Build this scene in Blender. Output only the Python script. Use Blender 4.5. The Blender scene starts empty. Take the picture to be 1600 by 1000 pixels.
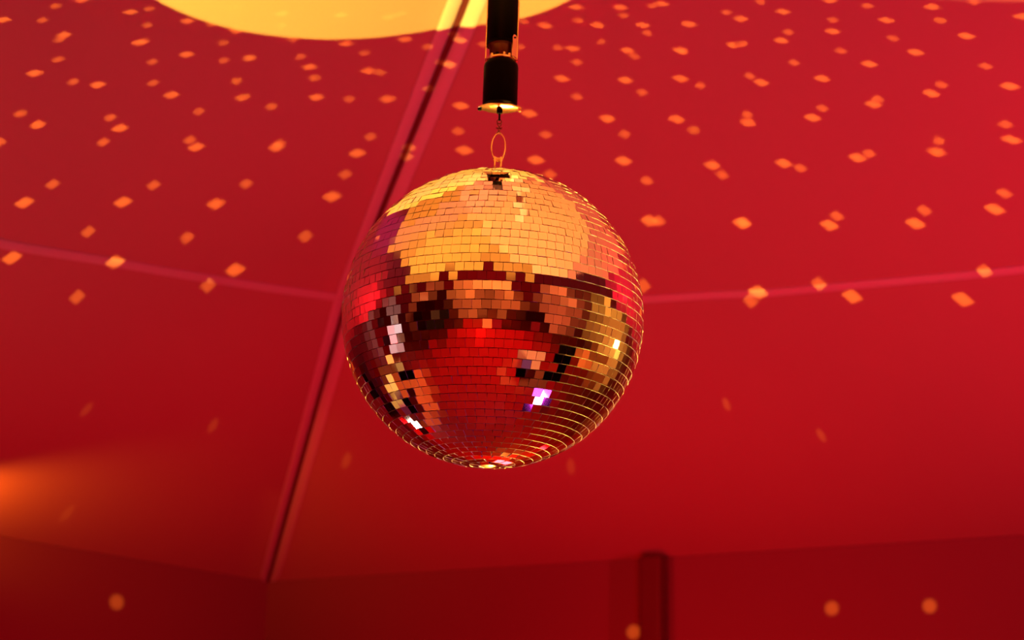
import bpy, bmesh, math, random
from mathutils import Vector, Matrix
random.seed(7)
sc = bpy.context.scene
col = sc.collection
PI = math.pi

# ------------------------------------------------------------------ render look
sc.view_settings.view_transform = 'Standard'
sc.view_settings.look = 'None'
sc.view_settings.exposure = 0.0
sc.view_settings.gamma = 1.0
sc.view_settings.use_curve_mapping = False
sc.cycles.max_bounces = 8
sc.cycles.diffuse_bounces = 0
sc.cycles.glossy_bounces = 6
sc.cycles.caustics_reflective = False
sc.cycles.caustics_refractive = False
sc.cycles.use_denoising = True
w = bpy.data.worlds.new('night'); sc.world = w; w.use_nodes = True
w.node_tree.nodes['Background'].inputs[0].default_value = (0.004, 0.001, 0.001, 1)

# ------------------------------------------------------------------ materials
def mat(name, color, rough=0.6, metal=0.0, emit=None, strength=0.0, noise=None, bump=None, spec=0.5, sheen=0.0):
    m = bpy.data.materials.new(name); m.use_nodes = True
    nt = m.node_tree; b = nt.nodes['Principled BSDF']
    b.inputs['Base Color'].default_value = (*color, 1)
    b.inputs['Roughness'].default_value = rough
    b.inputs['Metallic'].default_value = metal
    b.inputs['Specular IOR Level'].default_value = spec
    b.inputs['Sheen Weight'].default_value = sheen
    if emit:
        b.inputs['Emission Color'].default_value = (*emit, 1)
        b.inputs['Emission Strength'].default_value = strength
    if noise or bump:
        tc = nt.nodes.new('ShaderNodeTexCoord')
    if noise:
        sc_, c2 = noise
        n = nt.nodes.new('ShaderNodeTexNoise'); n.inputs['Scale'].default_value = sc_; n.inputs['Detail'].default_value = 5
        mx = nt.nodes.new('ShaderNodeMix'); mx.data_type = 'RGBA'
        mx.inputs['A'].default_value = (*color, 1); mx.inputs['B'].default_value = (*c2, 1)
        nt.links.new(tc.outputs['Object'], n.inputs['Vector'])
        nt.links.new(n.outputs['Fac'], mx.inputs['Factor'])
        nt.links.new(mx.outputs['Result'], b.inputs['Base Color'])
    if bump:
        bs, st = bump
        n = nt.nodes.new('ShaderNodeTexNoise'); n.inputs['Scale'].default_value = bs; n.inputs['Detail'].default_value = 4
        bp = nt.nodes.new('ShaderNodeBump'); bp.inputs['Strength'].default_value = st; bp.inputs['Distance'].default_value = 0.01
        nt.links.new(tc.outputs['Object'], n.inputs['Vector'])
        nt.links.new(n.outputs['Fac'], bp.inputs['Height'])
        nt.links.new(bp.outputs['Normal'], b.inputs['Normal'])
    return m

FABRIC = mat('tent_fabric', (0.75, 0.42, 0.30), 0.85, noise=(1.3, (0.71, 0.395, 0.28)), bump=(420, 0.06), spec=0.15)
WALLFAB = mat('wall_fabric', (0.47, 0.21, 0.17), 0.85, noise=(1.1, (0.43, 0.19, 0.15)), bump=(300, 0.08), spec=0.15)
HEM = mat('hem_fabric', (0.95, 0.78, 0.66), 0.5, bump=(300, 0.05), spec=0.4)
RAIL = mat('rail_metal', (0.20, 0.03, 0.03), 0.6, 0.0, bump=(60, 0.1))
FLOOR = mat('floor_boards', (0.72, 0.16, 0.12), 0.7, noise=(2.5, (0.55, 0.12, 0.09)), bump=(30, 0.1))
MIRROR = mat('mirror_glass', (0.93, 0.90, 0.88), 0.03, 1.0)
TILEEDGE = mat('glass_tile_edge', (0.80, 0.74, 0.62), 0.4, 0.35)
CORE = mat('ball_core_adhesive', (0.42, 0.34, 0.28), 0.55, noise=(60, (0.25, 0.19, 0.15)), bump=(220, 0.3))
BLACK = mat('black_plastic', (0.006, 0.004, 0.004), 0.42, spec=0.03, bump=(90, 0.04))
BLACKM = mat('black_enamelled_metal', (0.006, 0.004, 0.004), 0.36, 0.0, spec=0.05)
BRASS = mat('brass', (0.86, 0.66, 0.40), 0.22, 1.0, bump=(140, 0.08))
STEEL = mat('zinc_plated_steel', (0.80, 0.74, 0.66), 0.25, 1.0, bump=(120, 0.06))
BRONZE = mat('brown_varnish', (0.20, 0.07, 0.03), 0.35, 0.4)
GRILLE = mat('speaker_grille', (0.012, 0.011, 0.011), 0.6, 0.3, bump=(400, 0.5))
PALE = mat('pale_cloth', (0.78, 0.74, 0.72), 0.8, noise=(6, (0.70, 0.66, 0.64)))
WOOD = mat('varnished_wood', (0.45, 0.22, 0.10), 0.4, noise=(9, (0.30, 0.13, 0.06)))

# ------------------------------------------------------------------ helpers
def obj(name, bm, m, parent=None, smooth=False, **props):
    me = bpy.data.meshes.new(name)
    bmesh.ops.recalc_face_normals(bm, faces=bm.faces[:]) if props.pop('recalc', True) else None
    bm.to_mesh(me); bm.free()
    for x in (m if isinstance(m, (list, tuple)) else [m]): me.materials.append(x)
    if smooth:
        me.polygons.foreach_set('use_smooth', [True]*len(me.polygons))
        try: me.set_sharp_from_angle(angle=math.radians(40))
        except Exception: pass
    o = bpy.data.objects.new(name, me); col.objects.link(o)
    if parent is not None: o.parent = parent
    for k, v in props.items(): o[k] = v
    return o

def thing(name, label, cat, loc, group=None, rot=(0, 0, 0)):
    o = bpy.data.objects.new(name, None); col.objects.link(o)
    o.location = loc; o.rotation_euler = rot
    o['label'] = label; o['category'] = cat
    if group: o['group'] = group
    o.empty_display_size = 0.05
    return o

def lathe(bm, prof, seg=48, mtx=None, mi=0, cap=True):
    rings = []
    for r, z in prof:
        if r < 1e-6: rings.append([bm.verts.new((0, 0, z))])
        else: rings.append([bm.verts.new((r*math.cos(2*PI*i/seg), r*math.sin(2*PI*i/seg), z)) for i in range(seg)])
    for a, b in zip(rings, rings[1:]):
        for i in range(seg):
            j = (i+1) % seg
            if len(a) == 1 and len(b) == 1: continue
            if len(a) == 1: f = bm.faces.new((a[0], b[i], b[j]))
            elif len(b) == 1: f = bm.faces.new((a[i], a[j], b[0]))
            else: f = bm.faces.new((a[i], a[j], b[j], b[i]))
            f.material_index = mi
    vs = [v for r in rings for v in r]
    if mtx is not None:
        for v in vs: v.co = mtx @ v.co
    return vs

def box(bm, c, s, mtx=None, bevel=0.0):
    r = bmesh.ops.create_cube(bm, size=1)
    vs = r['verts']
    for v in vs: v.co = Vector((v.co.x*s[0]+c[0], v.co.y*s[1]+c[1], v.co.z*s[2]+c[2]))
    if bevel > 0:
        es = list({e for v in vs for e in v.link_edges})
        rr = bmesh.ops.bevel(bm, geom=es, offset=bevel, segments=2, profile=0.6, affect='EDGES')
        vs = list({v for f in rr['faces'] for v in f.verts} | {v for v in vs if v.is_valid})
    if mtx is not None:
        for v in vs: v.co = mtx @ v.co
    return vs

def tube(bm, pts, r, seg=10, closed=False):
    pts = [Vector(p) for p in pts]; n = len(pts); rings = []
    prev = None
    for i, p in enumerate(pts):
        if closed: t = (pts[(i+1) % n]-pts[i-1]).normalized()
        else: t = (pts[min(i+1, n-1)]-pts[max(i-1, 0)]).normalized()
        if prev is None:
            u = t.orthogonal().normalized()
        else:
            u = (prev - t*prev.dot(t)).normalized()
        prev = u; v = t.cross(u)
        rr = r[i] if isinstance(r, (list, tuple)) else r
        rings.append([bm.verts.new(p+u*rr*math.cos(2*PI*k/seg)+v*rr*math.sin(2*PI*k/seg)) for k in range(seg)])
    m = n if closed else n-1
    for i in range(m):
        a, b = rings[i], rings[(i+1) % n]
        for k in range(seg):
            bm.faces.new((a[k], a[(k+1) % seg], b[(k+1) % seg], b[k]))
    if not closed:
        bm.faces.new(rings[0][::-1]); bm.faces.new(rings[-1])

# ------------------------------------------------------------------ camera
F = 2700.0
cam_d = bpy.data.cameras.new('camera'); cam = bpy.data.objects.new('camera', cam_d); col.objects.link(cam)
cam_d.sensor_width = 36.0; cam_d.lens = F/1600*36
cam.location = (0, 0, 1.5)
pit, roll = math.radians(15), math.radians(1.0)
cam.matrix_world = Matrix.Translation((0, 0, 1.5)) @ (Matrix.Rotation(math.radians(90)+pit, 4, 'X') @ Matrix.Rotation(roll, 4, 'Z'))
cam_d.dof.use_dof = True; cam_d.dof.focus_distance = 2.12; cam_d.dof.aperture_fstop = 6.5
cam_d.clip_start = 0.05
sc.camera = cam

# ------------------------------------------------------------------ the tent: skewed rectangular hall, hipped fabric ceiling
C0 = Vector((-1.0713, 7.7622, 0)); AX = Vector((0.8359, -0.5489, 0)); BX = Vector((-0.5086, -0.8610, 0))
P1, WID, LEN, EAVE, RIDGE = 1.589, 10.0, 14.0, 2.35, 3.047
TL = [(0, 0), (.057, .010), (.47, .08), (.56, .092), (.82, .134), (1.08, .17), (1.28, .201), (1.5, .234), (2.2, .30), (3.5, .34), (7, .34)]
TR = [(0, 0), (.57, .085), (1.13, .162), (1.32, .177), (1.52, .198), (1.7, .208), (1.9, .219), (2.08, .229), (2.245, .236), (3, .26), (7, .26)]
def interp(T, x):
    if x <= 0: return 0.0
    for (x0, y0), (x1, y1) in zip(T, T[1:]):
        if x <= x1: return y0+(y1-y0)*(x-x0)/(x1-x0)
    return T[-1][1]
def zp(T, p, x):
    D = interp(T, x)
    if p <= P1: return EAVE+(p/P1)*(RIDGE-D-EAVE)
    return RIDGE+.15*(p-P1)-D*math.exp(-(p-P1)/1.6)
def W(s, t, z): return C0+AX*s+BX*t+Vector((0, 0, z))
def side_pt(side, p, q):       # p in from the wall, q along it
    n = LEN if side in 'LM' else WID
    T = TL if side in 'LM' else TR
    x = min(q, n-q)-p
    z = zp(T, p, x)
    s, t = {'L': (p, q), 'R': (q, p), 'M': (WID-p, q), 'N': (q, LEN-p)}[side]
    return W(s, t, z)
ps = [P1*i/10 for i in range(11)]+[P1+(5.0-P1)*i/22 for i in range(1, 23)]
bm = bmesh.new()
for side in 'LRMN':
    n = LEN if side in 'LM' else WID
    grid = []
    for p in ps:
        q0, q1 = p, n-p
        row = []
        for k in range(61):
            u = k/60
            row.append(bm.verts.new(side_pt(side, p, q0+(q1-q0)*u)))
        grid.append(row)
    for i in range(len(ps)-1):
        for k in range(60):
            vs = (grid[i][k], grid[i][k+1], grid[i+1][k+1], grid[i+1][k])
            bm.faces.new(vs)
bmesh.ops.remove_doubles(bm, verts=bm.verts[:], dist=1e-4)
ceiling = obj('ceiling', bm, FABRIC, smooth=True, kind='structure')
md = ceiling.modifiers.new('thick', 'SOLIDIFY'); md.thickness = 0.012; md.offset = 1.0; md.use_rim = False

# walls: draped fabric below the eaves, gentle vertical folds
def wall(name, p0, p1, n, fold=0.012, seed=0):
    rnd = random.Random(seed)
    bm = bmesh.new(); d = (p1-p0); ln = d.length; d.normalize(); nrm = Vector((-d.y, d.x, 0))
    ph = [rnd.uniform(0, 6.28) for _ in range(4)]
    cols = []
    for i in range(n+1):
        u = ln*i/n
        off = fold*(math.sin(u*1.9+ph[0])*.8+math.sin(u*4.7+ph[1])*.5+math.sin(u*0.7+ph[2]))
        off *= min(1, u/2.0, (ln-u)/2.0)
        cols.append([bm.verts.new(p0+d*u+nrm*off*(1-k/6)+Vector((0, 0, EAVE*k/6+0.0))) for k in range(7)])
    for a, b in zip(cols, cols[1:]):
        for k in range(6): bm.faces.new((a[k], b[k], b[k+1], a[k+1]))
    o = obj(name, bm, WALLFAB, smooth=True, kind='structure')
    m = o.modifiers.new('thick', 'SOLIDIFY'); m.thickness = 0.01; m.offset = 0; m.use_rim = False
    return o
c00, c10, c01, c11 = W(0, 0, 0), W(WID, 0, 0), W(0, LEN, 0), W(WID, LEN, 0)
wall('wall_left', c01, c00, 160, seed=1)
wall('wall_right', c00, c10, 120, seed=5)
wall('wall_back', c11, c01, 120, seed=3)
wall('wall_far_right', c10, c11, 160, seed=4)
bm = bmesh.new()
bm.faces.new([bm.verts.new(v) for v in (c00, c10, c11, c01)])
fl = obj('floor', bm, FLOOR, kind='structure')
m = fl.modifiers.new('thick', 'SOLIDIFY'); m.thickness = 0.05; m.offset = -1 if fl.data.polygons[0].normal.z > 0 else 1

# strips of fabric following the ceiling: hems, rails and cords
def ribbon(name, pts, sidev, w0, w1, drop, th, m, parent=None, profile=None):
    """pts centre line; sidev(i) unit sideways; from w0 to w1 across; hangs 'drop' below the ceiling, 'th' thick"""
    bm = bmesh.new(); rows = []
    for i, (P, sd) in enumerate(zip(pts, sidev)):
        N = 5; row = []
        for k in range(N+1):
            f = k/N; bul = math.sin(PI*f)
            row.append(P+sd*(w0+(w1-w0)*f)+Vector((0, 0, -drop-th*bul)))
        top = [P+sd*w1+Vector((0, 0, 0.0005-drop*0.0)), P+sd*w0+Vector((0, 0, 0.0005))]
        rows.append([bm.verts.new(v) for v in row+top])
    n = len(rows[0])
    for a, b in zip(rows, rows[1:]):
        for k in range(n): bm.faces.new((a[k], a[(k+1) % n], b[(k+1) % n], b[k]))
    bm.faces.new(rows[0]); bm.faces.new(rows[-1][::-1])
    return obj(name, bm, m, parent, smooth=True)

def hip_pt(p): return W(p, p, zp(TL, p, 0))
hp = [0.0+i*0.1 for i in range(0, 51)]
hpts = [hip_pt(p) for p in hp]
hdir = (hpts[5]-hpts[0]); hdir.z = 0; hdir.normalize()
hside = Vector((-hdir.y, hdir.x, 0)) # sideways in plan
if hside.x < 0: hside = -hside
# drop of the side panels away from the hip, so hems lie on the sloping fabric
def hemrib(name, w0, w1, sgn, m, th=0.004):
    bm = bmesh.new(); rows = []
    for p, P in zip(hp, hpts):
        row = []
        N = 6
        for k in range(N+1):
            f = k/N; ww = (w0+(w1-w0)*f)
            Q = P+hside*sgn*ww
            d = Vector((Q.x-C0.x, Q.y-C0.y)); det = AX.x*BX.y-AX.y*BX.x
            s = (d.x*BX.y-d.y*BX.x)/det; t = (AX.x*d.y-AX.y*d.x)/det
            pp, qq = (s, t) if s < t else (t, s)
            z = zp(TL if s < t else TR, max(pp, 0), qq-pp)
            row.append(Vector((Q.x, Q.y, z-0.003-th*math.sin(PI*f)**0.5)))
        row += [Vector((row[-1].x, row[-1].y, row[-1].z+0.004)), Vector((row[0].x, row[0].y, row[0].z+0.004))]
        rows.append([bm.verts.new(v) for v in row])
    n = len(rows[0])
    for a, b in zip(rows, rows[1:]):
        for k in range(n): bm.faces.new((a[k], a[(k+1) % n], b[(k+1) % n], b[k]))
    bm.faces.new(rows[0]); bm.faces.new(rows[-1][::-1])
    return obj(name, bm, m, smooth=True, kind='structure')
hemrib('trim_1', 0.009, 0.044, -1, HEM)
hemrib('trim_2', 0.009, 0.044, 1, HEM)
# the keder rail in the groove between the hems
bm = bmesh.new()
rr = []
for p, P in zip(hp, hpts):
    prof = [(-.007, .002), (-.007, -.005), (-.0045, -.007), (-.002, -.004), (.002, -.004), (.0045, -.007), (.007, -.005), (.007, .002)]
    rr.append([bm.verts.new(P+hside*x+Vector((0, 0, z-0.001))) for x, z in prof])
for a, b in zip(rr, rr[1:]):
    for k in range(8): bm.faces.new((a[k], a[(k+1) % 8], b[(k+1) % 8], b[k]))
bm.faces.new(rr[0]); bm.faces.new(rr[-1][::-1])
obj('trim_3', bm, RAIL, kind='structure')
# welded seam bands where the slope of the roof changes
def seam(name, side):
    n = LEN if side in 'LM' else WID
    bm = bmesh.new(); rows = []
    K = 90
    for i in range(K+1):
        row = []
        for k in range(7):
            f = k/6; p = P1-0.016+0.032*f
            q0 = P1+0.03; q = q0+(n-2*q0)*i/K
            P = side_pt(side, p, q)
            row.append(P+Vector((0, 0, -0.003-0.004*math.sin(PI*f)**0.5)))
        row += [row[-1]+Vector((0, 0, .004)), row[0]+Vector((0, 0, .004))]
        rows.append([bm.verts.new(v) for v in row])
    m = len(rows[0])
    for a, b in zip(rows, rows[1:]):
        for k in range(m): bm.faces.new((a[k], a[(k+1) % m], b[(k+1) % m], b[k]))
    bm.faces.new(rows[0]); bm.faces.new(rows[-1][::-1])
    obj(name, bm, HEM, smooth=True, kind='structure')
seam('trim_4', 'L'); seam('trim_5', 'R')
# tent leg standing against the right-hand wall, wrapped in the same fabric
LEGS = 1.985
bm = bmesh.new()
base = W(LEGS, 0.06, 0)
ang = math.atan2(AX.y, AX.x)
box(bm, (0, 0, EAVE/2), (0.09, 0.07, EAVE-0.004), Matrix.Translation(base) @ Matrix.Rotation(ang, 4, 'Z'), 0.012)
obj('trim_6', bm, RAIL, kind='structure')

# ------------------------------------------------------------------ the mirror ball
BALL = Vector((-0.0256, 2.2209, 2.0973)); R = 0.2
TILT = math.radians(0.7)
ballroot = thing('mirror_ball', 'large round mirror ball covered in small square mirror tiles hanging under the black motor', 'mirror ball', BALL, rot=(0, TILT, math.radians(0)))
bm = bmesh.new()
lathe(bm, [((R-.0022)*math.sin(PI*i/64), -(R-.0022)*math.cos(PI*i/64)) for i in range(65)], 96)
obj('ball_core', bm, CORE, ballroot, smooth=True)
bm = bmesh.new()
pitch = PI*R/53; th = 0.0021
rows = 53
verts_added = 0
for i in range(rows):
    lat = -PI/2+PI*(i+.5)/rows
    circ = 2*PI*R*math.cos(lat)
    n = max(3, int(circ/pitch))
    if i in (0, rows-1): continue
    rowoff = random.uniform(0, 2*PI)
    rowtilt = random.gauss(0, math.radians(0.20))
    wv = 0.0
    for k in range(n):
        lon = rowoff+2*PI*(k+.5)/n
        nrm = Vector((math.cos(lat)*math.cos(lon), math.cos(lat)*math.sin(lon), math.sin(lat)))
        east = Vector((-math.sin(lon), math.cos(lon), 0)); north = nrm.cross(east)
        # each tile is glued by hand: a slightly different lean
        jt = (random.gauss(0, math.radians(1.4)), random.gauss(0, math.radians(1.2))+rowtilt)
        n2 = (nrm+east*jt[0]+north*jt[1]).normalized()
        e2 = (east-n2*east.dot(n2)).normalized(); o2 = n2.cross(e2)
        rz = random.gauss(0, math.radians(0.8))
        e3 = e2*math.cos(rz)+o2*math.sin(rz); o3 = n2.cross(e3)
        hw = min(pitch, circ/n)/2-random.uniform(.00010, .00026); hh = pitch/2-random.uniform(.00034, .00050)
        cpt = nrm*(R+random.gauss(0, .00012))
        tp = [bm.verts.new(cpt+e3*sx*hw+o3*sy*hh) for sx, sy in ((-1, -1), (1, -1), (1, 1), (-1, 1))]
        bt = [bm.verts.new(cpt+e3*sx*hw+o3*sy*hh-n2*th*1.35) for sx, sy in ((-1, -1), (1, -1), (1, 1), (-1, 1))]
        bm.faces.new(tp).material_index = 0
        for a in range(4):
            f = bm.faces.new((tp[a], bt[a], bt[(a+1) % 4], tp[(a+1) % 4])); f.material_index = 1
obj('mirror_tiles', bm, [MIRROR, TILEEDGE], ballroot, recalc=False)
# round caps at the poles
bm = bmesh.new()
lathe(bm, [(0, R+.0035), (.010, R+.0035), (.016, R+.002), (.018, R-.001), (.018, R-.004)], 40)
obj('top_cap', bm, STEEL, ballroot, smooth=True)
bm = bmesh.new()
lathe(bm, [(0, -R-.001), (.006, -R-.001), (.010, -R+.0005), (.010, -R+.004)], 30)
obj('bottom_cap', bm, BRONZE, ballroot, smooth=True)
# eyelet bracket and hanging ring
bm = bmesh.new()
box(bm, (-.0042, 0, R+.014), (.0022, .009, .026), bevel=.0006)
box(bm, (.0042, 0, R+.014), (.0022, .009, .026), bevel=.0006)
box(bm, (0, 0, R+.0045), (.0105, .009, .003), bevel=.0006)
lathe(bm, [(0, -.0065), (.0022, -.0065), (.0022, .0065), (0, .0065)], 14, Matrix.Translation((0, 0, R+.0245)) @ Matrix.Rotation(PI/2, 4, 'Y'))
obj('eyelet_bracket', bm, BRASS, ballroot, smooth=True)
ring = []
zr0, zr1 = R+.0215, R+.062
for k in range(40):
    a = 2*PI*k/40
    ring.append((0.0093*math.sin(a)+.0006*math.cos(a), 0.0030*math.sin(a), (zr0+zr1)/2+(zr1-zr0)/2*math.cos(a)))
bm = bmesh.new(); tube(bm, ring, 0.00115, 10, True)
obj('hanging_ring', bm, BRASS, ballroot, smooth=True)

# ------------------------------------------------------------------ the motor and its pole, both on the ball's axis
def axis(zoff): return BALL+Vector((math.sin(TILT)*zoff, 0, math.cos(TILT)*zoff))
ZB = 0.297                     # underside of the motor above the ball's centre
mot = thing('mirror_ball_motor', 'black cylindrical mirror ball motor with a bright flange above the ball', 'motor', axis(ZB), rot=(0, TILT, 0))
bm = bmesh.new()
lathe(bm, [(0, .0), (.0215, .0), (.0235, .0015), (.0240, .004), (.0240, .058), (.0232, .062), (.0200, .0650), (.0, .0655)], 56, Matrix.Translation((0, 0, .004)))
obj('housing', bm, BLACK, mot, smooth=True)
# bright flange plate with two ears
bm = bmesh.new()
prof = []
for k in range(64):
    a = 2*PI*k/64
    r = .0245+.0065*max(0, abs(math.cos(a)))**14
    prof.append((r*math.cos(a), r*.70*math.sin(a)))
top = [bm.verts.new((x, y, .0035)) for x, y in prof]; bot = [bm.verts.new((x*1.0, y*1.0, .0014)) for x, y in prof]
inn = [bm.verts.new((x*.97, y*.97, .0010)) for x, y in prof]
bm.faces.new(top)
for k in range(64):
    j = (k+1) % 64
    bm.faces.new((top[k], bot[k], bot[j], top[j])); bm.faces.new((bot[k], inn[k], inn[j], bot[j]))
bm.faces.new(inn[::-1])
obj('flange', bm, BRASS, mot, smooth=True)
for sx in (-1, 1):
    bm = bmesh.new()
    lathe(bm, [(0, -.0035), (.0022, -.0035), (.0028, -.002), (.0028, .001), (0, .001)], 6, Matrix.Translation((sx*.0275, 0, .0015)))
    obj('screw', bm, BLACKM if sx < 0 else BRASS, mot)
bm = bmesh.new()
lathe(bm, [(0, -.006), (.0035, -.006), (.0042, -.004), (.0042, .0), (0, .0)], 20)
lathe(bm, [(0, -.016), (.0014, -.016), (.0014, -.006), (0, -.006)], 14)
obj('shaft', bm, BLACKM, mot, smooth=True)
# wire hook: a small eye under the shaft, a twist and the loop through the ring
bm = bmesh.new()
pts = [(0.0030*math.sin(2*PI*k/24), 0.0008*math.cos(2*PI*k/24), -.0178+.0034*math.cos(2*PI*k/24)) for k in range(24)]
tube(bm, pts, .0007, 8, True)
for sg in (-1, 1):
    pts = []
    for k in range(20):
        f = k/19
        pts.append((sg*(0.0022*math.cos(f*PI*1.9)+.0008), sg*.0012*math.sin(f*PI*3), -.0205-.0150*f))
    tube(bm, pts, .0006, 8)
for a in (0.4, -0.5):
    tube(bm, [(-.0048*math.cos(a), 0, -.0272-.0048*math.sin(a)*.5), (0, .001, -.0272), (.0048*math.cos(a), 0, -.0272+.0048*math.sin(a)*.5)], .0005, 6)
obj('wire_hook', bm, BRONZE, mot, smooth=True)

# hanging pole: black tube, collar, strap bracket
zpole = ZB+0.070
pole = thing('hanging_pole', 'straight black pole with a bright strap bracket holding the motor, reaching up out of view', 'pole', axis(zpole), rot=(0, TILT, 0))
LP = 1.02
bm = bmesh.new()
lathe(bm, [(0, .0245), (.0205, .0245), (.0213, .0255), (.0213, LP), (0, LP)], 56)
obj('tube', bm, BLACKM, pole, smooth=True)
bm = bmesh.new()
lathe(bm, [(0, .004), (.0150, .004), (.0165, .006), (.0170, .022), (.0195, .0246), (0, .0246)], 48)
obj('spigot', bm, BRONZE, pole, smooth=True)
bm = bmesh.new()
lathe(bm, [(.0135, .0), (.0195, .0), (.0208, .0015), (.0208, .0035), (.0195, .005), (.0135, .005), (.0135, .0)], 48)
obj('collar', bm, BRASS, pole, smooth=True)
for k, a in enumerate((-2.4, -1.9, -1.35, -0.9)):
    bm = bmesh.new()
    lathe(bm, [(0, 0), (.0024, 0), (.0024, .0035), (0, .0035)], 6, Matrix.Translation((.0175*math.cos(a), .0175*math.sin(a), .0045)))
    obj('bolt', bm, BRASS if k != 1 else BLACKM, pole)
# the strap: U-shaped flat bar up both sides of the tube, with rounded drilled ends
def strap(bm, ang, z0, z1, half, rad):
    mt = Matrix.Rotation(ang, 4, 'Z')
    prof = [(-half, z0), (half, z0)]
    for k in range(13):
        a = PI*k/12; prof.append((half*math.cos(a), z1-half+half*math.sin(a)))
    fr = [bm.verts.new(mt @ Vector((rad+.0014, x, z))) for x, z in prof]; bk = [bm.verts.new(mt @ Vector((rad, x, z))) for x, z in prof]
    bm.faces.new(fr); bm.faces.new(bk[::-1])
    for k in range(len(prof)):
        j = (k+1) % len(prof); bm.faces.new((fr[k], bk[k], bk[j], fr[j]))
bm = bmesh.new()
strap(bm, math.radians(-38), .003, .036, .0046, .0218)
obj('strap', bm, BRASS, pole)
bm = bmesh.new()
lathe(bm, [(0, 0), (.0013, 0), (.0013, .0010), (0, .0010)], 14, Matrix.Rotation(math.radians(-38), 4, 'Z') @ Matrix.Translation((.0230, 0, .0315)) @ Matrix.Rotation(PI/2, 4, 'Y'))
obj('rivet', bm, BLACKM, pole)
for aa in (math.radians(-2), math.radians(182)):
    bm = bmesh.new()
    box(bm, (.0219, 0, .30), (.0014, .010, .595), Matrix.Rotation(aa, 4, 'Z'), .0004)
    obj('side_bar', bm, BRASS, pole)
bm = bmesh.new()
lathe(bm, [(.0214, .0245), (.0222, .0250), (.0222, .0275), (.0214, .028), (.0214, .0245)], 48)
obj('rim', bm, BLACK, pole, smooth=True)

# ------------------------------------------------------------------ stage lamps that show in the mirrors, and unseen fill spots added beside them
def look(o, target):
    d = (Vector(target)-Vector(o.location)).normalized()
    o.rotation_euler = d.to_track_quat('-Z', 'Y').to_euler()
def spot(name, loc, target, color, energy, size, blend=.1, radius=.05):
    l = bpy.data.lights.new(name, 'SPOT'); l.color = color; l.energy = energy
    l.spot_size = size; l.spot_blend = blend; l.shadow_soft_size = radius
    o = bpy.data.objects.new(name, l); col.objects.link(o); o.location = loc; look(o, target)
    return o
def point(name, loc, color, energy, radius=.1):
    l = bpy.data.lights.new(name, 'POINT'); l.color = color; l.energy = energy; l.shadow_soft_size = radius
    o = bpy.data.objects.new(name, l); col.objects.link(o); o.location = loc
    return o
RED = (1.0, 0.003, 0.004); PINK = (1.0, 0.015, 0.034); AMBER = (1.0, 0.86, 0.11); ORANGE = (1.0, 0.50, 0.055)
for loc, e, c in (((0.5, 3.6, 1.0), 15, RED), ((-3.0, 1.8, 1.1), 20, RED), ((3.6, 1.6, 1.1), 11, RED), ((-.9, -3.0, .7), 70, RED),
               ((.2, 5.4, 0.5), 38, RED), ((-1.6, 4.2, 0.6), 15, RED), ((1.2, -1.5, 1.0), 10, RED)):
    point('red_wash', loc, c, e, .07)
spot('pink_wash_lamp', (-3.7, 2.0, 1.4), (-1.5, 4.0, 3.2), PINK, 620, 2*.68, 1.0, .05)
spot('pink_wash_lamp', (3.2, 2.2, 1.3), (1.6, 4.2, 3.1), (1.0, .011, .065), 320, 2*.74, 1.0, .05)
spot('red_wall_fill', (.6, 2.9, 1.62), (-.4, 7.0, 1.35), (1.0, .002, .004), 62, math.radians(80), 1.0, .05)  # unseen fill added to brighten the walls at the far corner
spot('orange_side_fill', (-3.2, -1.4, .5), (-6.0, -3.0, 2.0), (1.0, .24, .07), 260, math.radians(120), .8, .05)  # unseen fill added to warm the left walls mirrored in the ball
spot('orange_side_fill', (2.6, -.8, .6), (5.4, -2.2, 2.3), (1.0, .26, .08), 330, math.radians(120), .8, .05)  # unseen fill added to warm the right walls mirrored in the ball
spot('red_floor_fill', (.1, -.7, 3.3), (.1, -.4, 0), (1.0, .005, .012), 330, math.radians(96), .5, .05)  # unseen downlight added to lift the red floor in the mirrors
# the lamp whose pool crosses the top of the picture
o = spot('amber_profile_lamp', (-1.6377, 2.4, .35), (0, 2.4, 3), AMBER, 800, 2*math.atan(.2), .01, .003)
bx, by, bz = Vector((.06921, -.97747, .19941)), Vector((-.90983, .02013, .41449)), Vector((-.40917, -.21011, -.88794))
o.rotation_euler = Matrix((bx, by, bz)).transposed().to_euler(); o.scale = (1, .7418, 1)     # oval gate
ap2 = Vector((2.138, -1.794, .35)); dr2 = Vector((-.186, .661, .727))
spot('amber_profile_lamp', ap2, ap2+dr2, (1, .34, .13), 1400, 2*.334, .008, .004)
spot('orange_wash_lamp', (-0.1, 0.55, .4), (-0.1, 0.55, 3.4), ORANGE, 560, 2*.668, .05, .02)
spot('orange_wash_lamp', (-1.7, .2, .4), (-1.6, .2, 3.3), ORANGE, 260, 2*.47, .05, .02)
KEY = BALL+Vector((.924, .358, -.135))*4.2
spot('amber_key_lamp', KEY, BALL, (1.0, .55, .07), 9000, math.radians(6.1), .2, .06)
spot('amber_rim_lamp', BALL+Vector((.25, 2.0, -1.75)), BALL, (1.0, .5, .06), 2000, math.radians(9.6), .2, .05)
spot('amber_wall_fill', (3.2, -.2, .9), (5.6, 3.0, 1.2), (1.0, .55, .08), 1100, math.radians(75), .6, .1)  # unseen fill added so the right wall mirrors gold
spot('white_wall_fill', (-2.6, -.6, .6), (-4.6, 1.6, 1.1), (1.0, .62, .50), 140, math.radians(60), .8, .1)  # unseen fill added so the left wall mirrors paler
spot('amber_eave_lamp', W(.30, 2.3, 2.22), W(.20, 1.62, 2.66), (1.0, .20, .010), 17, math.radians(96), 1.0, .04)
spot('orange_back_fill', (-.5, -3.4, .6), (-.6, -6.5, 2.2), (1.0, .28, .06), 1300, math.radians(140), .8, .05)  # unseen fill added for brown tones in the middle mirrors
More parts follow.
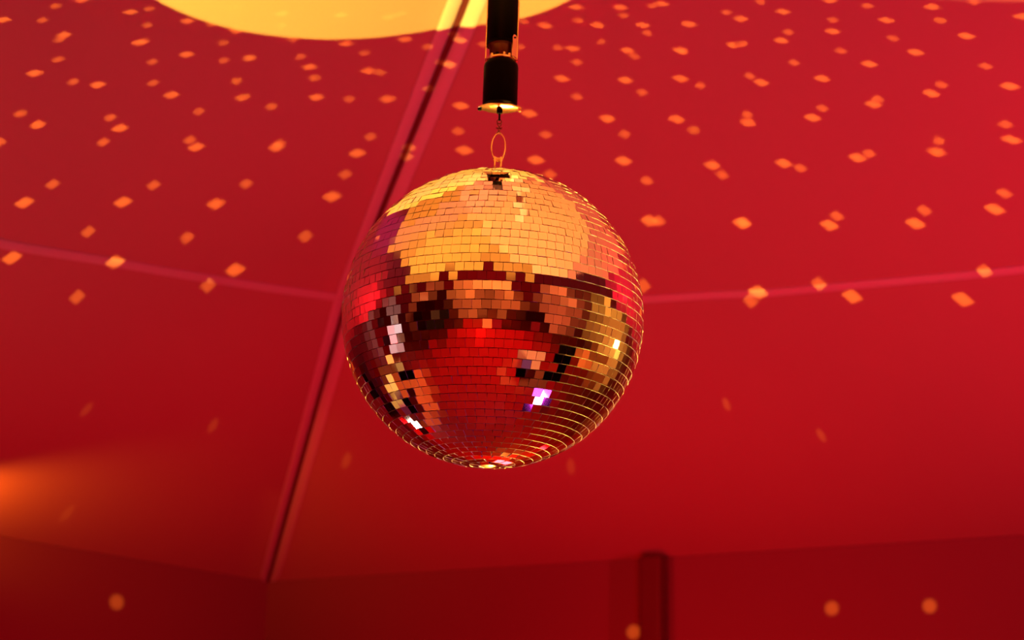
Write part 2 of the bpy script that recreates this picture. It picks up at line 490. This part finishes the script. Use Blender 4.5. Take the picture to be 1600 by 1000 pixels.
spot('cool_screen_fill', (-3.0, -.6, .5), (-4.3, 1.5, 1.3), (1.0, .85, .95), 170, math.radians(56), .8, .08)  # unseen fill added to whiten the folding screen
spot('amber_table_fill', (-2.3, 2.5, 2.45), (-2.5, 2.7, .7), (1.0, .42, .08), 230, math.radians(70), .5, .03)  # added without a fixture, makes the left tables mirror orange
spot('amber_table_fill', (1.0, .5, 3.3), (.95, .75, .7), (1.0, .45, .12), 150, math.radians(30), .5, .03)  # added without a fixture, makes the near table mirror orange
MAG = Vector((.95, 1.95, .30)); spot('magenta_lamp', MAG, BALL, (1.0, .02, .85), 60, math.radians(30), .5, .02)
WHT = Vector((-1.55, 3.75, .35)); spot('white_lamp', WHT, BALL, (1.0, .75, .55), 40, math.radians(16), .5, .02)
BEAMK = 23.0


# ------------------------------------------------------------------ spot lamps added in place of beams the mirror tiles would reflect
# each entry: where such a spot lands (metres) and its strength class
BEAMS = [
    (-1.061, 3.292, 3.005, 'A', 1.1, 0.48, 21), (-0.958, 3.294, 3.039, 'B', 0.84, 0.47, 18), (-0.993, 3.333, 3.024, 'B', 0.84, 0.48, 19), (-0.967, 3.409, 3.026, 'A', 1.1, 0.5, 18), (-0.98, 3.424, 3.021, 'B', 0.84, 0.5, 18),
    (-0.906, 3.299, 3.056, 'A', 1.1, 0.46, 17), (-0.825, 3.392, 3.074, 'A', 1.1, 0.47, 15), (-0.787, 3.398, 3.085, 'B', 0.84, 0.47, 14), (-0.803, 3.46, 3.075, 'B', 0.84, 0.49, 14), (-0.833, 3.522, 3.061, 'A', 1.1, 0.51, 15),
    (-0.822, 3.519, 3.064, 'B', 0.84, 0.51, 14), (-0.721, 3.483, 3.097, 'A', 1.1, 0.48, 12), (-0.676, 3.521, 3.107, 'B', 0.84, 0.49, 11), (-0.629, 3.573, 3.117, 'A', 1.1, 0.49, 10), (-0.663, 3.612, 3.104, 'B', 0.84, 0.51, 11),
    (-0.746, 3.623, 3.079, 'A', 1.1, 0.52, 12), (-0.674, 3.691, 3.095, 'B', 0.84, 0.53, 11), (-0.619, 3.71, 3.111, 'A', 1.1, 0.52, 9), (-0.999, 3.497, 3.008, 'B', 0.84, 0.53, 18), (-1.056, 3.525, 2.986, 'A', 1.1, 0.54, 19),
    (-0.992, 3.607, 3.001, 'B', 0.84, 0.55, 18), (-0.948, 3.65, 3.013, 'A', 1.1, 0.55, 16), (-0.821, 3.617, 3.057, 'B', 0.84, 0.53, 14), (-0.837, 3.711, 3.045, 'B', 0.84, 0.55, 14), (-0.809, 3.786, 3.047, 'A', 1.1, 0.57, 13),
    (-0.662, 3.803, 3.092, 'B', 0.84, 0.55, 10), (-0.66, 3.89, 3.087, 'A', 1.1, 0.57, 10), (-0.764, 3.902, 3.053, 'B', 0.84, 0.58, 12), (-1.123, 3.67, 2.948, 'B', 0.84, 0.59, 20), (-1.102, 3.741, 2.949, 'A', 1.1, 0.6, 19),
    (-0.954, 3.812, 2.998, 'B', 0.84, 0.59, 16), (-0.945, 3.875, 2.996, 'A', 1.1, 0.6, 15), (-0.992, 3.916, 2.975, 'B', 0.84, 0.62, 16), (-1.193, 3.764, 2.912, 'B', 0.84, 0.62, 21), (-0.808, 4.034, 3.029, 'B', 0.84, 0.62, 12),
    (-0.8, 4.08, 3.028, 'A', 1.1, 0.62, 12), (-0.618, 3.473, 3.127, 'B', 0.84, 0.47, 10), (-0.516, 3.676, 3.143, 'B', 0.84, 0.5, 7), (-0.401, 3.749, 3.169, 'A', 1.1, 0.51, 5), (-0.363, 3.817, 3.175, 'B', 0.84, 0.52, 4),
    (-0.266, 3.793, 3.202, 'A', 1.1, 0.5, 2), (-0.215, 3.856, 3.212, 'B', 0.84, 0.51, 1), (-0.138, 3.835, 3.223, 'A', 1.1, 0.5, -1), (-0.109, 3.762, 3.228, 'A', 1.1, 0.49, -1), (-0.152, 3.814, 3.228, 'B', 0.84, 0.5, 0),
    (-0.507, 3.761, 3.139, 'B', 0.84, 0.52, 7), (-0.492, 3.821, 3.139, 'A', 1.1, 0.53, 6), (-0.488, 3.883, 3.137, 'B', 0.84, 0.55, 6), (-0.361, 3.912, 3.17, 'A', 1.1, 0.54, 4), (-0.334, 3.935, 3.177, 'B', 0.84, 0.54, 3),
    (-0.494, 3.985, 3.129, 'A', 1.1, 0.57, 6), (-0.417, 4.04, 3.148, 'B', 0.84, 0.57, 5), (-0.326, 4.091, 3.171, 'A', 1.1, 0.57, 3), (-0.602, 3.978, 3.099, 'B', 0.84, 0.58, 8), (-0.187, 3.953, 3.214, 'B', 0.84, 0.53, 0),
    (-0.167, 3.952, 3.21, 'A', 1.1, 0.53, 0), (-0.221, 4.082, 3.199, 'B', 0.84, 0.56, 1), (-0.618, 4.207, 3.079, 'A', 1.1, 0.62, 8), (-0.608, 4.188, 3.083, 'B', 0.84, 0.62, 8), (-0.383, 4.292, 3.145, 'B', 0.84, 0.61, 4),
    (-0.424, 4.375, 3.129, 'A', 1.1, 0.63, 4), (-0.141, 4.141, 3.176, 'A', 1.1, 0.58, -1), (-0.151, 4.272, 3.157, 'B', 0.84, 0.61, 0), (-0.136, 4.365, 3.139, 'A', 1.1, 0.63, -1), (-0.081, 3.837, 3.212, 'B', 0.84, 0.51, -2),
    (-0.289, 4.414, 3.164, 'B', 0.84, 0.62, 2), (-0.299, 4.467, 3.158, 'B', 0.84, 0.63, 2), (-0.524, 3.547, 3.149, 'A', 1.1, 0.47, 8), (-0.401, 3.611, 3.177, 'A', 1.1, 0.48, 5), (-0.296, 3.668, 3.201, 'A', 1.1, 0.48, 3),
    (-0.532, 3.6, 3.143, 'B', 0.84, 0.49, 8), (-0.267, 3.666, 3.209, 'B', 0.84, 0.48, 2), (0.133, 3.612, 3.207, 'A', 1.1, 0.47, -6), (0.232, 3.58, 3.193, 'A', 1.1, 0.47, -8), (0.301, 3.55, 3.185, 'B', 0.84, 0.47, -10),
    (0.321, 3.535, 3.183, 'A', 1.1, 0.46, -10), (0.24, 3.607, 3.187, 'B', 0.84, 0.48, -8), (0.015, 3.708, 3.214, 'B', 0.84, 0.48, -4), (0.142, 3.661, 3.197, 'B', 0.84, 0.48, -6), (0.064, 3.707, 3.204, 'A', 1.1, 0.49, -5),
    (0.185, 3.665, 3.188, 'A', 1.1, 0.49, -7), (0.286, 3.629, 3.174, 'A', 1.1, 0.49, -9), (0.298, 3.657, 3.167, 'B', 0.84, 0.5, -9), (0.388, 3.592, 3.161, 'A', 1.1, 0.49, -11), (0.463, 3.522, 3.158, 'B', 0.84, 0.47, -13),
    (0.497, 3.534, 3.149, 'A', 1.1, 0.48, -14), (0.53, 3.461, 3.156, 'B', 0.84, 0.46, -15), (0.007, 3.815, 3.198, 'B', 0.84, 0.51, -3), (0.097, 3.788, 3.185, 'B', 0.84, 0.51, -5), (0.132, 3.779, 3.18, 'A', 1.1, 0.51, -6),
    (0.196, 3.727, 3.175, 'B', 0.84, 0.51, -7), (0.144, 3.832, 3.168, 'B', 0.84, 0.53, -6), (0.258, 3.741, 3.16, 'A', 1.1, 0.52, -8), (0.276, 3.76, 3.154, 'B', 0.84, 0.52, -9), (0.378, 3.697, 3.144, 'A', 1.1, 0.52, -11),
    (0.383, 3.703, 3.142, 'B', 0.84, 0.52, -11), (0.492, 3.636, 3.131, 'A', 1.1, 0.51, -13), (0.514, 3.622, 3.129, 'B', 0.84, 0.51, -14), (0.111, 3.916, 3.161, 'A', 1.1, 0.55, -5), (0.151, 3.982, 3.141, 'B', 0.84, 0.57, -6),
    (0.262, 3.865, 3.138, 'A', 1.1, 0.55, -8), (0.305, 3.903, 3.122, 'B', 0.84, 0.56, -9), (0.39, 3.81, 3.121, 'A', 1.1, 0.55, -11), (0.437, 3.821, 3.109, 'B', 0.84, 0.56, -12), (0.544, 3.74, 3.101, 'B', 0.84, 0.54, -14),
    (0.573, 3.755, 3.091, 'A', 1.1, 0.55, -15), (0.034, 4.108, 3.145, 'A', 1.1, 0.59, -4), (0.079, 4.19, 3.12, 'B', 0.84, 0.61, -5), (0.23, 4.05, 3.112, 'A', 1.1, 0.59, -7), (0.276, 4.103, 3.092, 'B', 0.84, 0.61, -8),
    (0.396, 3.984, 3.087, 'A', 1.1, 0.59, -11), (0.441, 4.013, 3.071, 'B', 0.84, 0.6, -11), (0.558, 3.895, 3.067, 'B', 0.84, 0.59, -14), (0.564, 3.927, 3.059, 'A', 1.1, 0.6, -14), (0.671, 3.408, 3.137, 'A', 1.1, 0.46, -18),
    (0.581, 3.479, 3.142, 'A', 1.1, 0.47, -16), (0.749, 3.4, 3.122, 'B', 0.84, 0.47, -20), (0.88, 3.366, 3.106, 'A', 1.1, 0.47, -23), (0.958, 3.326, 3.099, 'B', 0.84, 0.46, -24), (0.689, 3.472, 3.121, 'B', 0.84, 0.48, -18),
    (0.798, 3.438, 3.107, 'A', 1.1, 0.48, -21), (0.905, 3.406, 3.094, 'B', 0.84, 0.48, -23), (1.063, 3.342, 3.076, 'A', 1.1, 0.48, -24), (0.604, 3.547, 3.125, 'B', 0.84, 0.5, -16), (0.594, 3.582, 3.12, 'A', 1.1, 0.5, -16),
    (0.695, 3.511, 3.112, 'A', 1.1, 0.49, -18), (0.824, 3.496, 3.091, 'B', 0.84, 0.5, -21), (0.97, 3.44, 3.074, 'A', 1.1, 0.5, -24), (0.725, 3.574, 3.094, 'B', 0.84, 0.52, -18), (0.881, 3.53, 3.074, 'A', 1.1, 0.52, -22),
    (0.633, 3.653, 3.098, 'B', 0.84, 0.53, -16), (0.793, 3.603, 3.076, 'A', 1.1, 0.53, -20), (1.034, 3.53, 3.044, 'B', 0.84, 0.53, -24), (0.703, 3.69, 3.076, 'A', 1.1, 0.55, -18), (0.959, 3.625, 3.038, 'B', 0.84, 0.55, -23),
    (0.945, 3.663, 3.033, 'A', 1.1, 0.56, -23), (1.102, 3.585, 3.021, 'A', 1.1, 0.56, -24), (0.837, 3.727, 3.043, 'B', 0.84, 0.57, -20), (0.832, 3.749, 3.039, 'A', 1.1, 0.58, -20), (0.723, 3.805, 3.05, 'B', 0.84, 0.58, -18),
    (0.708, 3.851, 3.044, 'A', 1.1, 0.59, -17), (1.129, 3.726, 2.986, 'B', 0.84, 0.6, -24), (1.157, 3.779, 2.969, 'A', 1.1, 0.62, -24), (1.001, 3.835, 2.987, 'B', 0.84, 0.62, -23), (1.008, 3.883, 2.975, 'A', 1.1, 0.63, -23),
    (0.859, 3.945, 2.991, 'B', 0.84, 0.63, -20), (0.837, 3.972, 2.99, 'A', 1.1, 0.64, -19), (0.056, 4.327, 3.101, 'A', 1.1, 0.64, -4), (0.282, 4.228, 3.066, 'A', 1.1, 0.64, -8), (0.348, 4.296, 3.037, 'B', 0.84, 0.66, -9),
    (0.095, 4.383, 3.081, 'B', 0.84, 0.65, -5), (0.38, 4.835, 2.906, 'B', 0.84, 0.78, -9), (0.503, 4.146, 3.028, 'A', 1.1, 0.64, -12), (0.531, 4.178, 3.014, 'B', 0.84, 0.65, -13), (0.371, 4.488, 2.99, 'A', 1.1, 0.71, -9),
    (0.395, 4.475, 2.986, 'B', 0.84, 0.71, -10), (0.608, 4.383, 2.953, 'A', 1.1, 0.71, -14), (0.614, 4.378, 2.953, 'B', 0.84, 0.71, -14), (0.696, 4.7, 2.853, 'A', 1.1, 0.78, -15), (0.681, 4.753, 2.842, 'B', 0.84, 0.78, -14),
    (0.672, 4.066, 3.007, 'A', 1.1, 0.64, -16), (0.714, 4.071, 2.997, 'B', 0.84, 0.65, -17), (0.834, 4.241, 2.93, 'B', 0.84, 0.7, -18), (0.824, 4.29, 2.921, 'A', 1.1, 0.71, -18), (1.035, 4.135, 2.913, 'B', 0.84, 0.69, -22),
    (1.027, 4.199, 2.899, 'A', 1.1, 0.71, -22), (1.197, 3.993, 2.912, 'B', 0.84, 0.67, -24), (1.193, 4.066, 2.896, 'A', 1.1, 0.69, -24), (0.846, 4.581, 2.847, 'B', 0.84, 0.78, -17), (0.941, 4.603, 2.818, 'A', 1.1, 0.78, -19),
    (1.238, 4.339, 2.818, 'B', 0.84, 0.76, -24), (1.217, 4.491, 2.783, 'A', 1.1, 0.78, -24), (-1.139, 4.037, 2.908, 'B', 0.84, 0.66, 19), (-1.216, 4.076, 2.872, 'A', 1.1, 0.69, 20), (-0.93, 4.217, 2.973, 'B', 0.84, 0.67, 14),
    (-1.015, 4.257, 2.939, 'A', 1.1, 0.68, 15), (-0.718, 4.377, 3.037, 'B', 0.84, 0.66, 9), (-0.807, 4.441, 3.001, 'A', 1.1, 0.69, 11), (-1.123, 4.352, 2.887, 'B', 0.84, 0.72, 17), (-0.909, 4.594, 2.952, 'B', 0.84, 0.72, 12),
    (-1.311, 4.33, 2.805, 'A', 1.1, 0.75, 20), (-1.104, 4.588, 2.876, 'A', 1.1, 0.75, 16), (-0.828, 4.942, 2.964, 'A', 1.1, 0.76, 10), (-0.912, 4.973, 2.923, 'B', 0.84, 0.78, 11), (-1.227, 4.695, 2.803, 'B', 0.84, 0.78, 17),
    (-0.466, 4.494, 3.111, 'B', 0.84, 0.65, 5), (-0.514, 4.622, 3.09, 'A', 1.1, 0.68, 5), (-0.613, 4.858, 3.046, 'B', 0.84, 0.72, 7), (-1.37, 5.476, 2.643, 'C', 0.55, 1, -28), (-1.049, 5.994, 2.701, 'C', 0.55, 1, -20),
    (-0.624, 6.525, 2.68, 'C', 0.55, 1, -11), (0.218, 6.055, 2.588, 'C', 0.55, 1, 4), (0.685, 5.362, 2.672, 'D', 0.5, 0.9, 14), (0.994, 5.425, 2.59, 'D', 0.5, 0.9, 20), (-1.623, 6.328, 2.43, 'C', 0.55, 1, -29),
    (-1.555, 6.944, 2.169, 'W', 0.9, 0.9, 0), (1.173, 6.289, 2.128, 'W', 0.9, 0.9, 0), (1.478, 6.088, 2.122, 'W', 0.9, 0.9, 0), (0.489, 6.737, 2.069, 'W', 0.9, 0.9, 0), (-0.827, 3.078, 3.098, 'A', 1.1, 0.46, 16),
    (-1.17, 2.82, 3.021, 'B', 0.84, 0.46, 24), (0.925, 3.218, 3.126, 'B', 0.84, 0.46, -24), (-1.418, 3.541, 2.858, 'B', 0.84, 0.6, 24), (-0.008, 3.478, 3.253, 'A', 1.1, 0.46, -3), (1.623, 3.909, 2.847, 'B', 0.84, 0.69, -24),
    (-1.472, 3.022, 2.902, 'B', 0.84, 0.47, 24), (1.176, 3.575, 3.01, 'B', 0.84, 0.56, -24), (0.883, 3.09, 3.156, 'B', 0.84, 0.46, -24), (0.616, 3.246, 3.177, 'A', 1.1, 0.46, -17), (-0.322, 3.446, 3.207, 'B', 0.84, 0.46, 4),
    (1.078, 3.085, 3.123, 'A', 1.1, 0.46, -24), (-0.658, 3.044, 3.149, 'A', 1.1, 0.46, 12), (1.534, 4.183, 2.796, 'B', 0.84, 0.75, -24), (1.669, 3.822, 2.86, 'B', 0.84, 0.68, -24), (1.373, 4.092, 2.851, 'A', 1.1, 0.72, -24),
    (-0.688, 3.269, 3.123, 'A', 1.1, 0.46, 12), (-1.204, 3.62, 2.923, 'B', 0.84, 0.59, 22), (-1.333, 2.932, 2.959, 'B', 0.84, 0.46, 24), (1.656, 3.514, 2.936, 'B', 0.84, 0.59, -24), (1.538, 3.343, 2.994, 'A', 1.1, 0.52, -24),
    (-1.128, 2.889, 3.026, 'A', 1.1, 0.46, 24), (-1.674, 3.788, 2.73, 'B', 0.84, 0.7, 24), (-1.459, 3.214, 2.883, 'A', 1.1, 0.52, 24), (1.23, 3.287, 3.059, 'A', 1.1, 0.48, -24), (1.403, 3.721, 2.934, 'A', 1.1, 0.62, -24),
    (1.335, 3.286, 3.041, 'B', 0.84, 0.49, -24), (1.318, 2.97, 3.106, 'B', 0.84, 0.46, -24), (1.6, 3.677, 2.908, 'A', 1.1, 0.63, -24), (-0.909, 3.114, 3.07, 'B', 0.84, 0.46, 18), (-1.439, 3.919, 2.802, 'B', 0.84, 0.69, 24),
    (1.286, 3.602, 2.983, 'A', 1.1, 0.58, -24), (-0.224, 3.286, 3.241, 'A', 1.1, 0.46, 2), (0.327, 3.324, 3.217, 'A', 1.1, 0.46, -11), (-1.647, 4.1, 2.707, 'B', 0.84, 0.76, 24), (-1.35, 3.614, 2.873, 'B', 0.84, 0.61, 24),
    (1.319, 3.951, 2.897, 'A', 1.1, 0.68, -24), (-0.1, 3.393, 3.264, 'B', 0.84, 0.46, -1), (-1.289, 3.054, 2.959, 'B', 0.84, 0.46, 24), (-1.357, 3.983, 2.826, 'A', 1.1, 0.69, 23), (-0.448, 3.349, 3.182, 'A', 1.1, 0.46, 7),
    (-1.303, 3.209, 2.937, 'A', 1.1, 0.49, 24), (1.287, 3.385, 3.029, 'B', 0.84, 0.51, -24), (1.452, 3.221, 3.034, 'B', 0.84, 0.47, -24), (-1.024, 2.938, 3.05, 'B', 0.84, 0.46, 22), (1.434, 3.911, 2.884, 'A', 1.1, 0.68, -24),
]

KCLS = {'A': 1.0, 'B': 0.62, 'C': 0.26, 'D': 0.42, 'W': 0.75}
_beam = {}
def beam_data(c, e, spread):
    """one lamp datum per class and strength; the mirror tile's square face shapes the beam"""
    e = 1.08**round(math.log(e)/math.log(1.08))
    key = (c, round(e, 4))
    if key in _beam: return _beam[key]
    l = bpy.data.lights.new('tile_beam_spot', 'SPOT'); l.color = (1.0, 0.30, 0.035); l.energy = e
    l.spot_blend = .25 if c in 'AB' else .8; l.shadow_soft_size = 0.0
    l.spot_size = math.radians(1.0)
    if c in 'AB':
        l.spot_size = math.radians(1.8); l.spot_blend = 0.0
        l.use_nodes = True; nt = l.node_tree; N = nt.nodes; K = nt.links
        em = N['Emission']; tc = N.new('ShaderNodeTexCoord'); sp = N.new('ShaderNodeSeparateXYZ')
        K.new(tc.outputs['Normal'], sp.inputs[0])
        def mth(op, a, b=None):
            n = N.new('ShaderNodeMath'); n.operation = op
            for k, v in enumerate((a, b)):
                if v is None: continue
                if isinstance(v, (int, float)): n.inputs[k].default_value = v
                else: K.new(v, n.inputs[k])
            return n.outputs[0]
        ax = mth('POWER', mth('ABSOLUTE', mth('DIVIDE', sp.outputs[0], sp.outputs[2])), 1.1)
        ay = mth('POWER', mth('ABSOLUTE', mth('DIVIDE', sp.outputs[1], sp.outputs[2])), 1.1)
        rad = mth('ADD', ax, ay)
        kk = math.tan(math.radians(spread))**1.1
        mr = N.new('ShaderNodeMapRange'); mr.interpolation_type = 'SMOOTHSTEP'
        mr.inputs['From Min'].default_value = kk*.80; mr.inputs['From Max'].default_value = kk*1.12
        mr.inputs['To Min'].default_value = 1.0; mr.inputs['To Max'].default_value = 0.0
        K.new(rad, mr.inputs['Value']); K.new(mr.outputs['Result'], em.inputs['Strength'])
    _beam[key] = l
    return l
for x, y, z, c, sx, sy, tw in BEAMS:
    T = Vector((x, y, z)); d = (T-BALL); r = d.length; d.normalize()
    l = beam_data(c, BEAMK*KCLS[c]*r*r/max(.35, abs(d.z) if c in 'AB' else .6), .62)
    o = bpy.data.objects.new('tile_beam_spot', l); col.objects.link(o)
    o.location = BALL+d*(R+.004)
    o.rotation_euler = (d.to_track_quat('-Z', 'Y').to_matrix() @ Matrix.Rotation(math.radians(tw), 3, 'Z')).to_euler()
    o.scale = (1/sx, 1/sy, 1) if c in 'AB' else (sx, sy, 1)

# ------------------------------------------------------------------ things out of view, some added only to vary the reflections
LENS_M = mat('magenta_lamp_lens', (.1, .01, .1), .3, emit=(1.0, .05, .95), strength=4.5)
LENS_W = mat('white_lamp_lens', (.1, .1, .1), .3, emit=(1.0, .70, .55), strength=7)
LENS_A = mat('amber_lamp_lens', (.1, .08, .02), .3, emit=(1.0, .55, .10), strength=5)
LENS_H = mat('lamp_hot_centre', (.2, .1, .2), .3, emit=(1.0, .62, .95), strength=14)
def par_lamp(loc, target, lens, label, r=.13, h=None):
    """stage lamp on a floor yoke, or on a straight stand when h is set"""
    loc = Vector(loc)
    t = thing('stage_lamp', label, 'lamp', (loc.x, loc.y, 0))
    q = (Vector(target)-loc).normalized().to_track_quat('Z', 'Y').to_matrix().to_4x4()
    mt = Matrix.Translation((0, 0, loc.z)) @ q @ Matrix.Translation((0, 0, -.03))
    bm = bmesh.new()
    lathe(bm, [(0, -.20), (r*.45, -.20), (r*.62, -.17), (r*.95, -.04), (r*1.05, .0), (r*1.05, .02), (r, .02), (r*.97, -.01)], 40, mt)
    obj('housing', bm, BLACKM, t, smooth=True)
    bm = bmesh.new(); lathe(bm, [(0, .004), (r*.5, .002), (r*.96, -.006)], 40, mt); lo = obj('lens', bm, lens, t, smooth=True)
    bm = bmesh.new(); lathe(bm, [(0, .012), (r*.3, .010), (r*.5, .003)], 32, mt); obj('bulb', bm, LENS_H if lens is not LENS_A else lens, lo, smooth=True)
    bm = bmesh.new(); az = math.atan2(target[1]-loc.y, target[0]-loc.x)
    yk = Matrix.Translation((0, 0, loc.z)) @ Matrix.Rotation(az, 4, 'Z')
    rr = r*1.22; zb = -(r*1.35)
    pts = [(0, -rr, 0.0), (0, -rr, zb*.7), (0, -rr*.8, zb), (0, rr*.8, zb), (0, rr, zb*.7), (0, rr, 0.0)]
    tube(bm, [yk @ Vector(p) for p in pts], .009, 8)
    obj('yoke', bm, BLACKM, t, smooth=True)
    for s in (-1, 1):
        bm = bmesh.new(); lathe(bm, [(0, -.03), (.018, -.03), (.018, .0), (0, .0)], 12, yk @ Matrix.Translation((0, s*rr, 0)) @ Matrix.Rotation(-s*PI/2, 4, 'X'))
        obj('knob', bm, BLACK, t)
    bm = bmesh.new()
    top = loc.z+zb
    lathe(bm, [(0, 0.0), (.14, 0.0), (.145, .012), (.03, .022), (.016, .03), (.016, top), (0, top)], 28)
    obj('stand', bm, BLACKM, t, smooth=True)
    return t
par_lamp(MAG-Vector((0, 0, .03)), BALL, LENS_M, 'magenta stage lamp on the floor below the mirror ball, glowing pink in its lower mirrors', .27)
par_lamp(WHT-Vector((0, 0, .03)), BALL, LENS_W, 'white stage lamp on the floor mirrored low on the left of the ball', .17)
par_lamp(KEY+Vector((.05, .02, -.01)), BALL, LENS_A, 'amber stage lamp on a tall stand mirrored bright on the right of the ball', .13)

def loudspeaker(loc, rz, label):
    t = thing('loudspeaker', label, 'loudspeaker', loc, group=None, rot=(0, 0, rz))
    bm = bmesh.new(); box(bm, (0, 0, .50), (.46, .42, 1.0), bevel=.02); obj('cabinet', bm, BLACK, t)
    bm = bmesh.new(); box(bm, (0, -.218, .50), (.40, .012, .92), bevel=.004); obj('grille', bm, GRILLE, t)
    for s in (-1, 1):
        bm = bmesh.new(); tube(bm, [(s*.236, -.06, .70), (s*.256, -.05, .70), (s*.256, .05, .70), (s*.236, .06, .70)], .008, 8); obj('handle', bm, BLACKM, t)
loudspeaker((1.95, 1.3, 0), .9, 'black loudspeaker standing upright on the floor right of the camera')
loudspeaker((-2.35, 4.55, .452), 2.3, 'black loudspeaker on a low tripod stand beside the left fabric wall')
t = thing('speaker_stand', 'low black tripod stand carrying a loudspeaker beside the left fabric wall', 'stand', (-2.35, 4.55, 0))
bm = bmesh.new(); lathe(bm, [(0, .12), (.018, .12), (.018, .43), (.06, .435), (.06, .45), (0, .45)], 20); obj('pole', bm, BLACKM, t, smooth=True)
for k in range(3):
    a = 2*PI*k/3+.4
    bm = bmesh.new(); tube(bm, [(.02*math.cos(a), .02*math.sin(a), .36), (.42*math.cos(a), .42*math.sin(a), .012)], .011, 8); obj('leg', bm, BLACKM, t, smooth=True)

t = thing('added_flight_case', 'long black flight case with bright metal edges added unseen behind the camera to darken the mirrors', 'case', (-4.7, -2.4, 0), rot=(0, 0, -.85))  # added out of view to put dark tones in the mirrors
bm = bmesh.new(); box(bm, (0, 0, .56), (1.9, .8, .90), bevel=.01); obj('body', bm, BLACK, t)
bm = bmesh.new(); box(bm, (0, 0, 1.06), (1.9, .8, .10), bevel=.01); obj('lid', bm, BLACK, t)
for sx in (-1, 1):
    for sy in (-1, 1):
        bm = bmesh.new(); box(bm, (sx*.948, sy*.398, .56), (.03, .03, .88), bevel=.004); obj('corner_edge', bm, STEEL, t)
        bm = bmesh.new(); lathe(bm, [(0, -.02), (.05, -.02), (.055, 0), (.05, .02), (0, .02)], 20, Matrix.Translation((sx*.8, sy*.3, .055)) @ Matrix.Rotation(PI/2, 4, 'X')); obj('caster', bm, BLACKM, t)
t = thing('added_folding_screen', 'pale three-panel folding screen added unseen on the left to lighten the mirrors', 'folding screen', (-4.25, 1.35, 0), rot=(0, 0, .75))  # added out of view to put pale tones in the mirrors
for k, (x, a) in enumerate(((-.62, .45), (0, -.45), (.62, .45))):
    mt = Matrix.Translation((x, 0, 0)) @ Matrix.Rotation(a-.0, 4, 'Z')
    bm = bmesh.new(); box(bm, (0, 0, .95), (.60, .012, 1.72), mt); obj('panel', bm, PALE, t)
    bm = bmesh.new()
    for bx, bz, wx, wz in ((-.315, .95, .04, 1.86), (.315, .95, .04, 1.86), (0, .05, .60, .06), (0, 1.85, .60, .06)):
        box(bm, (bx, 0, bz), (wx, .03, wz), mt, .003)
    obj('frame', bm, WOOD, t)

def table(loc, r, label, clothm):  # tables added out of view to vary tones in the mirrors
    t = thing('added_table', label, 'table', loc)
    bm = bmesh.new(); lathe(bm, [(0, .725), (r, .725), (r, .75), (0, .75)], 40); obj('table_top', bm, WOOD, t)
    bm = bmesh.new(); lathe(bm, [(0, 0), (.24, 0), (.24, .015), (.035, .03), (.03, .725), (0, .725)], 28); obj('pedestal', bm, BLACKM, t)
    c = obj('tablecloth', _cloth(r), clothm)
    c.location = loc; c['label'] = 'pale tablecloth draped on '+label.replace('wooden ', 'the '); c['category'] = 'tablecloth'
def _cloth(r):
    bm = bmesh.new(); seg = 72; rings = [[bm.verts.new((0, 0, .757))]]
    for rr, z, am in ((r*.5, .757, 0), (r+.005, .757, 0), (r+.014, .74, .003), (r+.03, .62, .015), (r+.05, .46, .03)):
        rings.append([bm.verts.new(((rr+am*math.sin(9*2*PI*k/seg))*math.cos(2*PI*k/seg), (rr+am*math.sin(9*2*PI*k/seg))*math.sin(2*PI*k/seg), z)) for k in range(seg)])
    for k in range(seg): bm.faces.new((rings[0][0], rings[1][k], rings[1][(k+1) % seg]))
    for a, b in zip(rings[1:], rings[2:]):
        for k in range(seg): bm.faces.new((a[k], b[k], b[(k+1) % seg], a[(k+1) % seg]))
    return bm
table((-2.1, 3.15, 0), .36, 'wooden round table added for reflections left of the mirror ball', PALE)
table((-2.95, 2.15, 0), .36, 'wooden round table added for reflections between the folding screen and another table', PALE)
table((.95, .75, 0), .34, 'wooden round table added for reflections just right of the camera', PALE)
table((.6, -3.3, 0), .45, 'wooden round table added for reflections behind the camera', PALE)
table((2.9, -1.9, 0), .45, 'wooden round table added for reflections behind the camera towards the right', PALE)
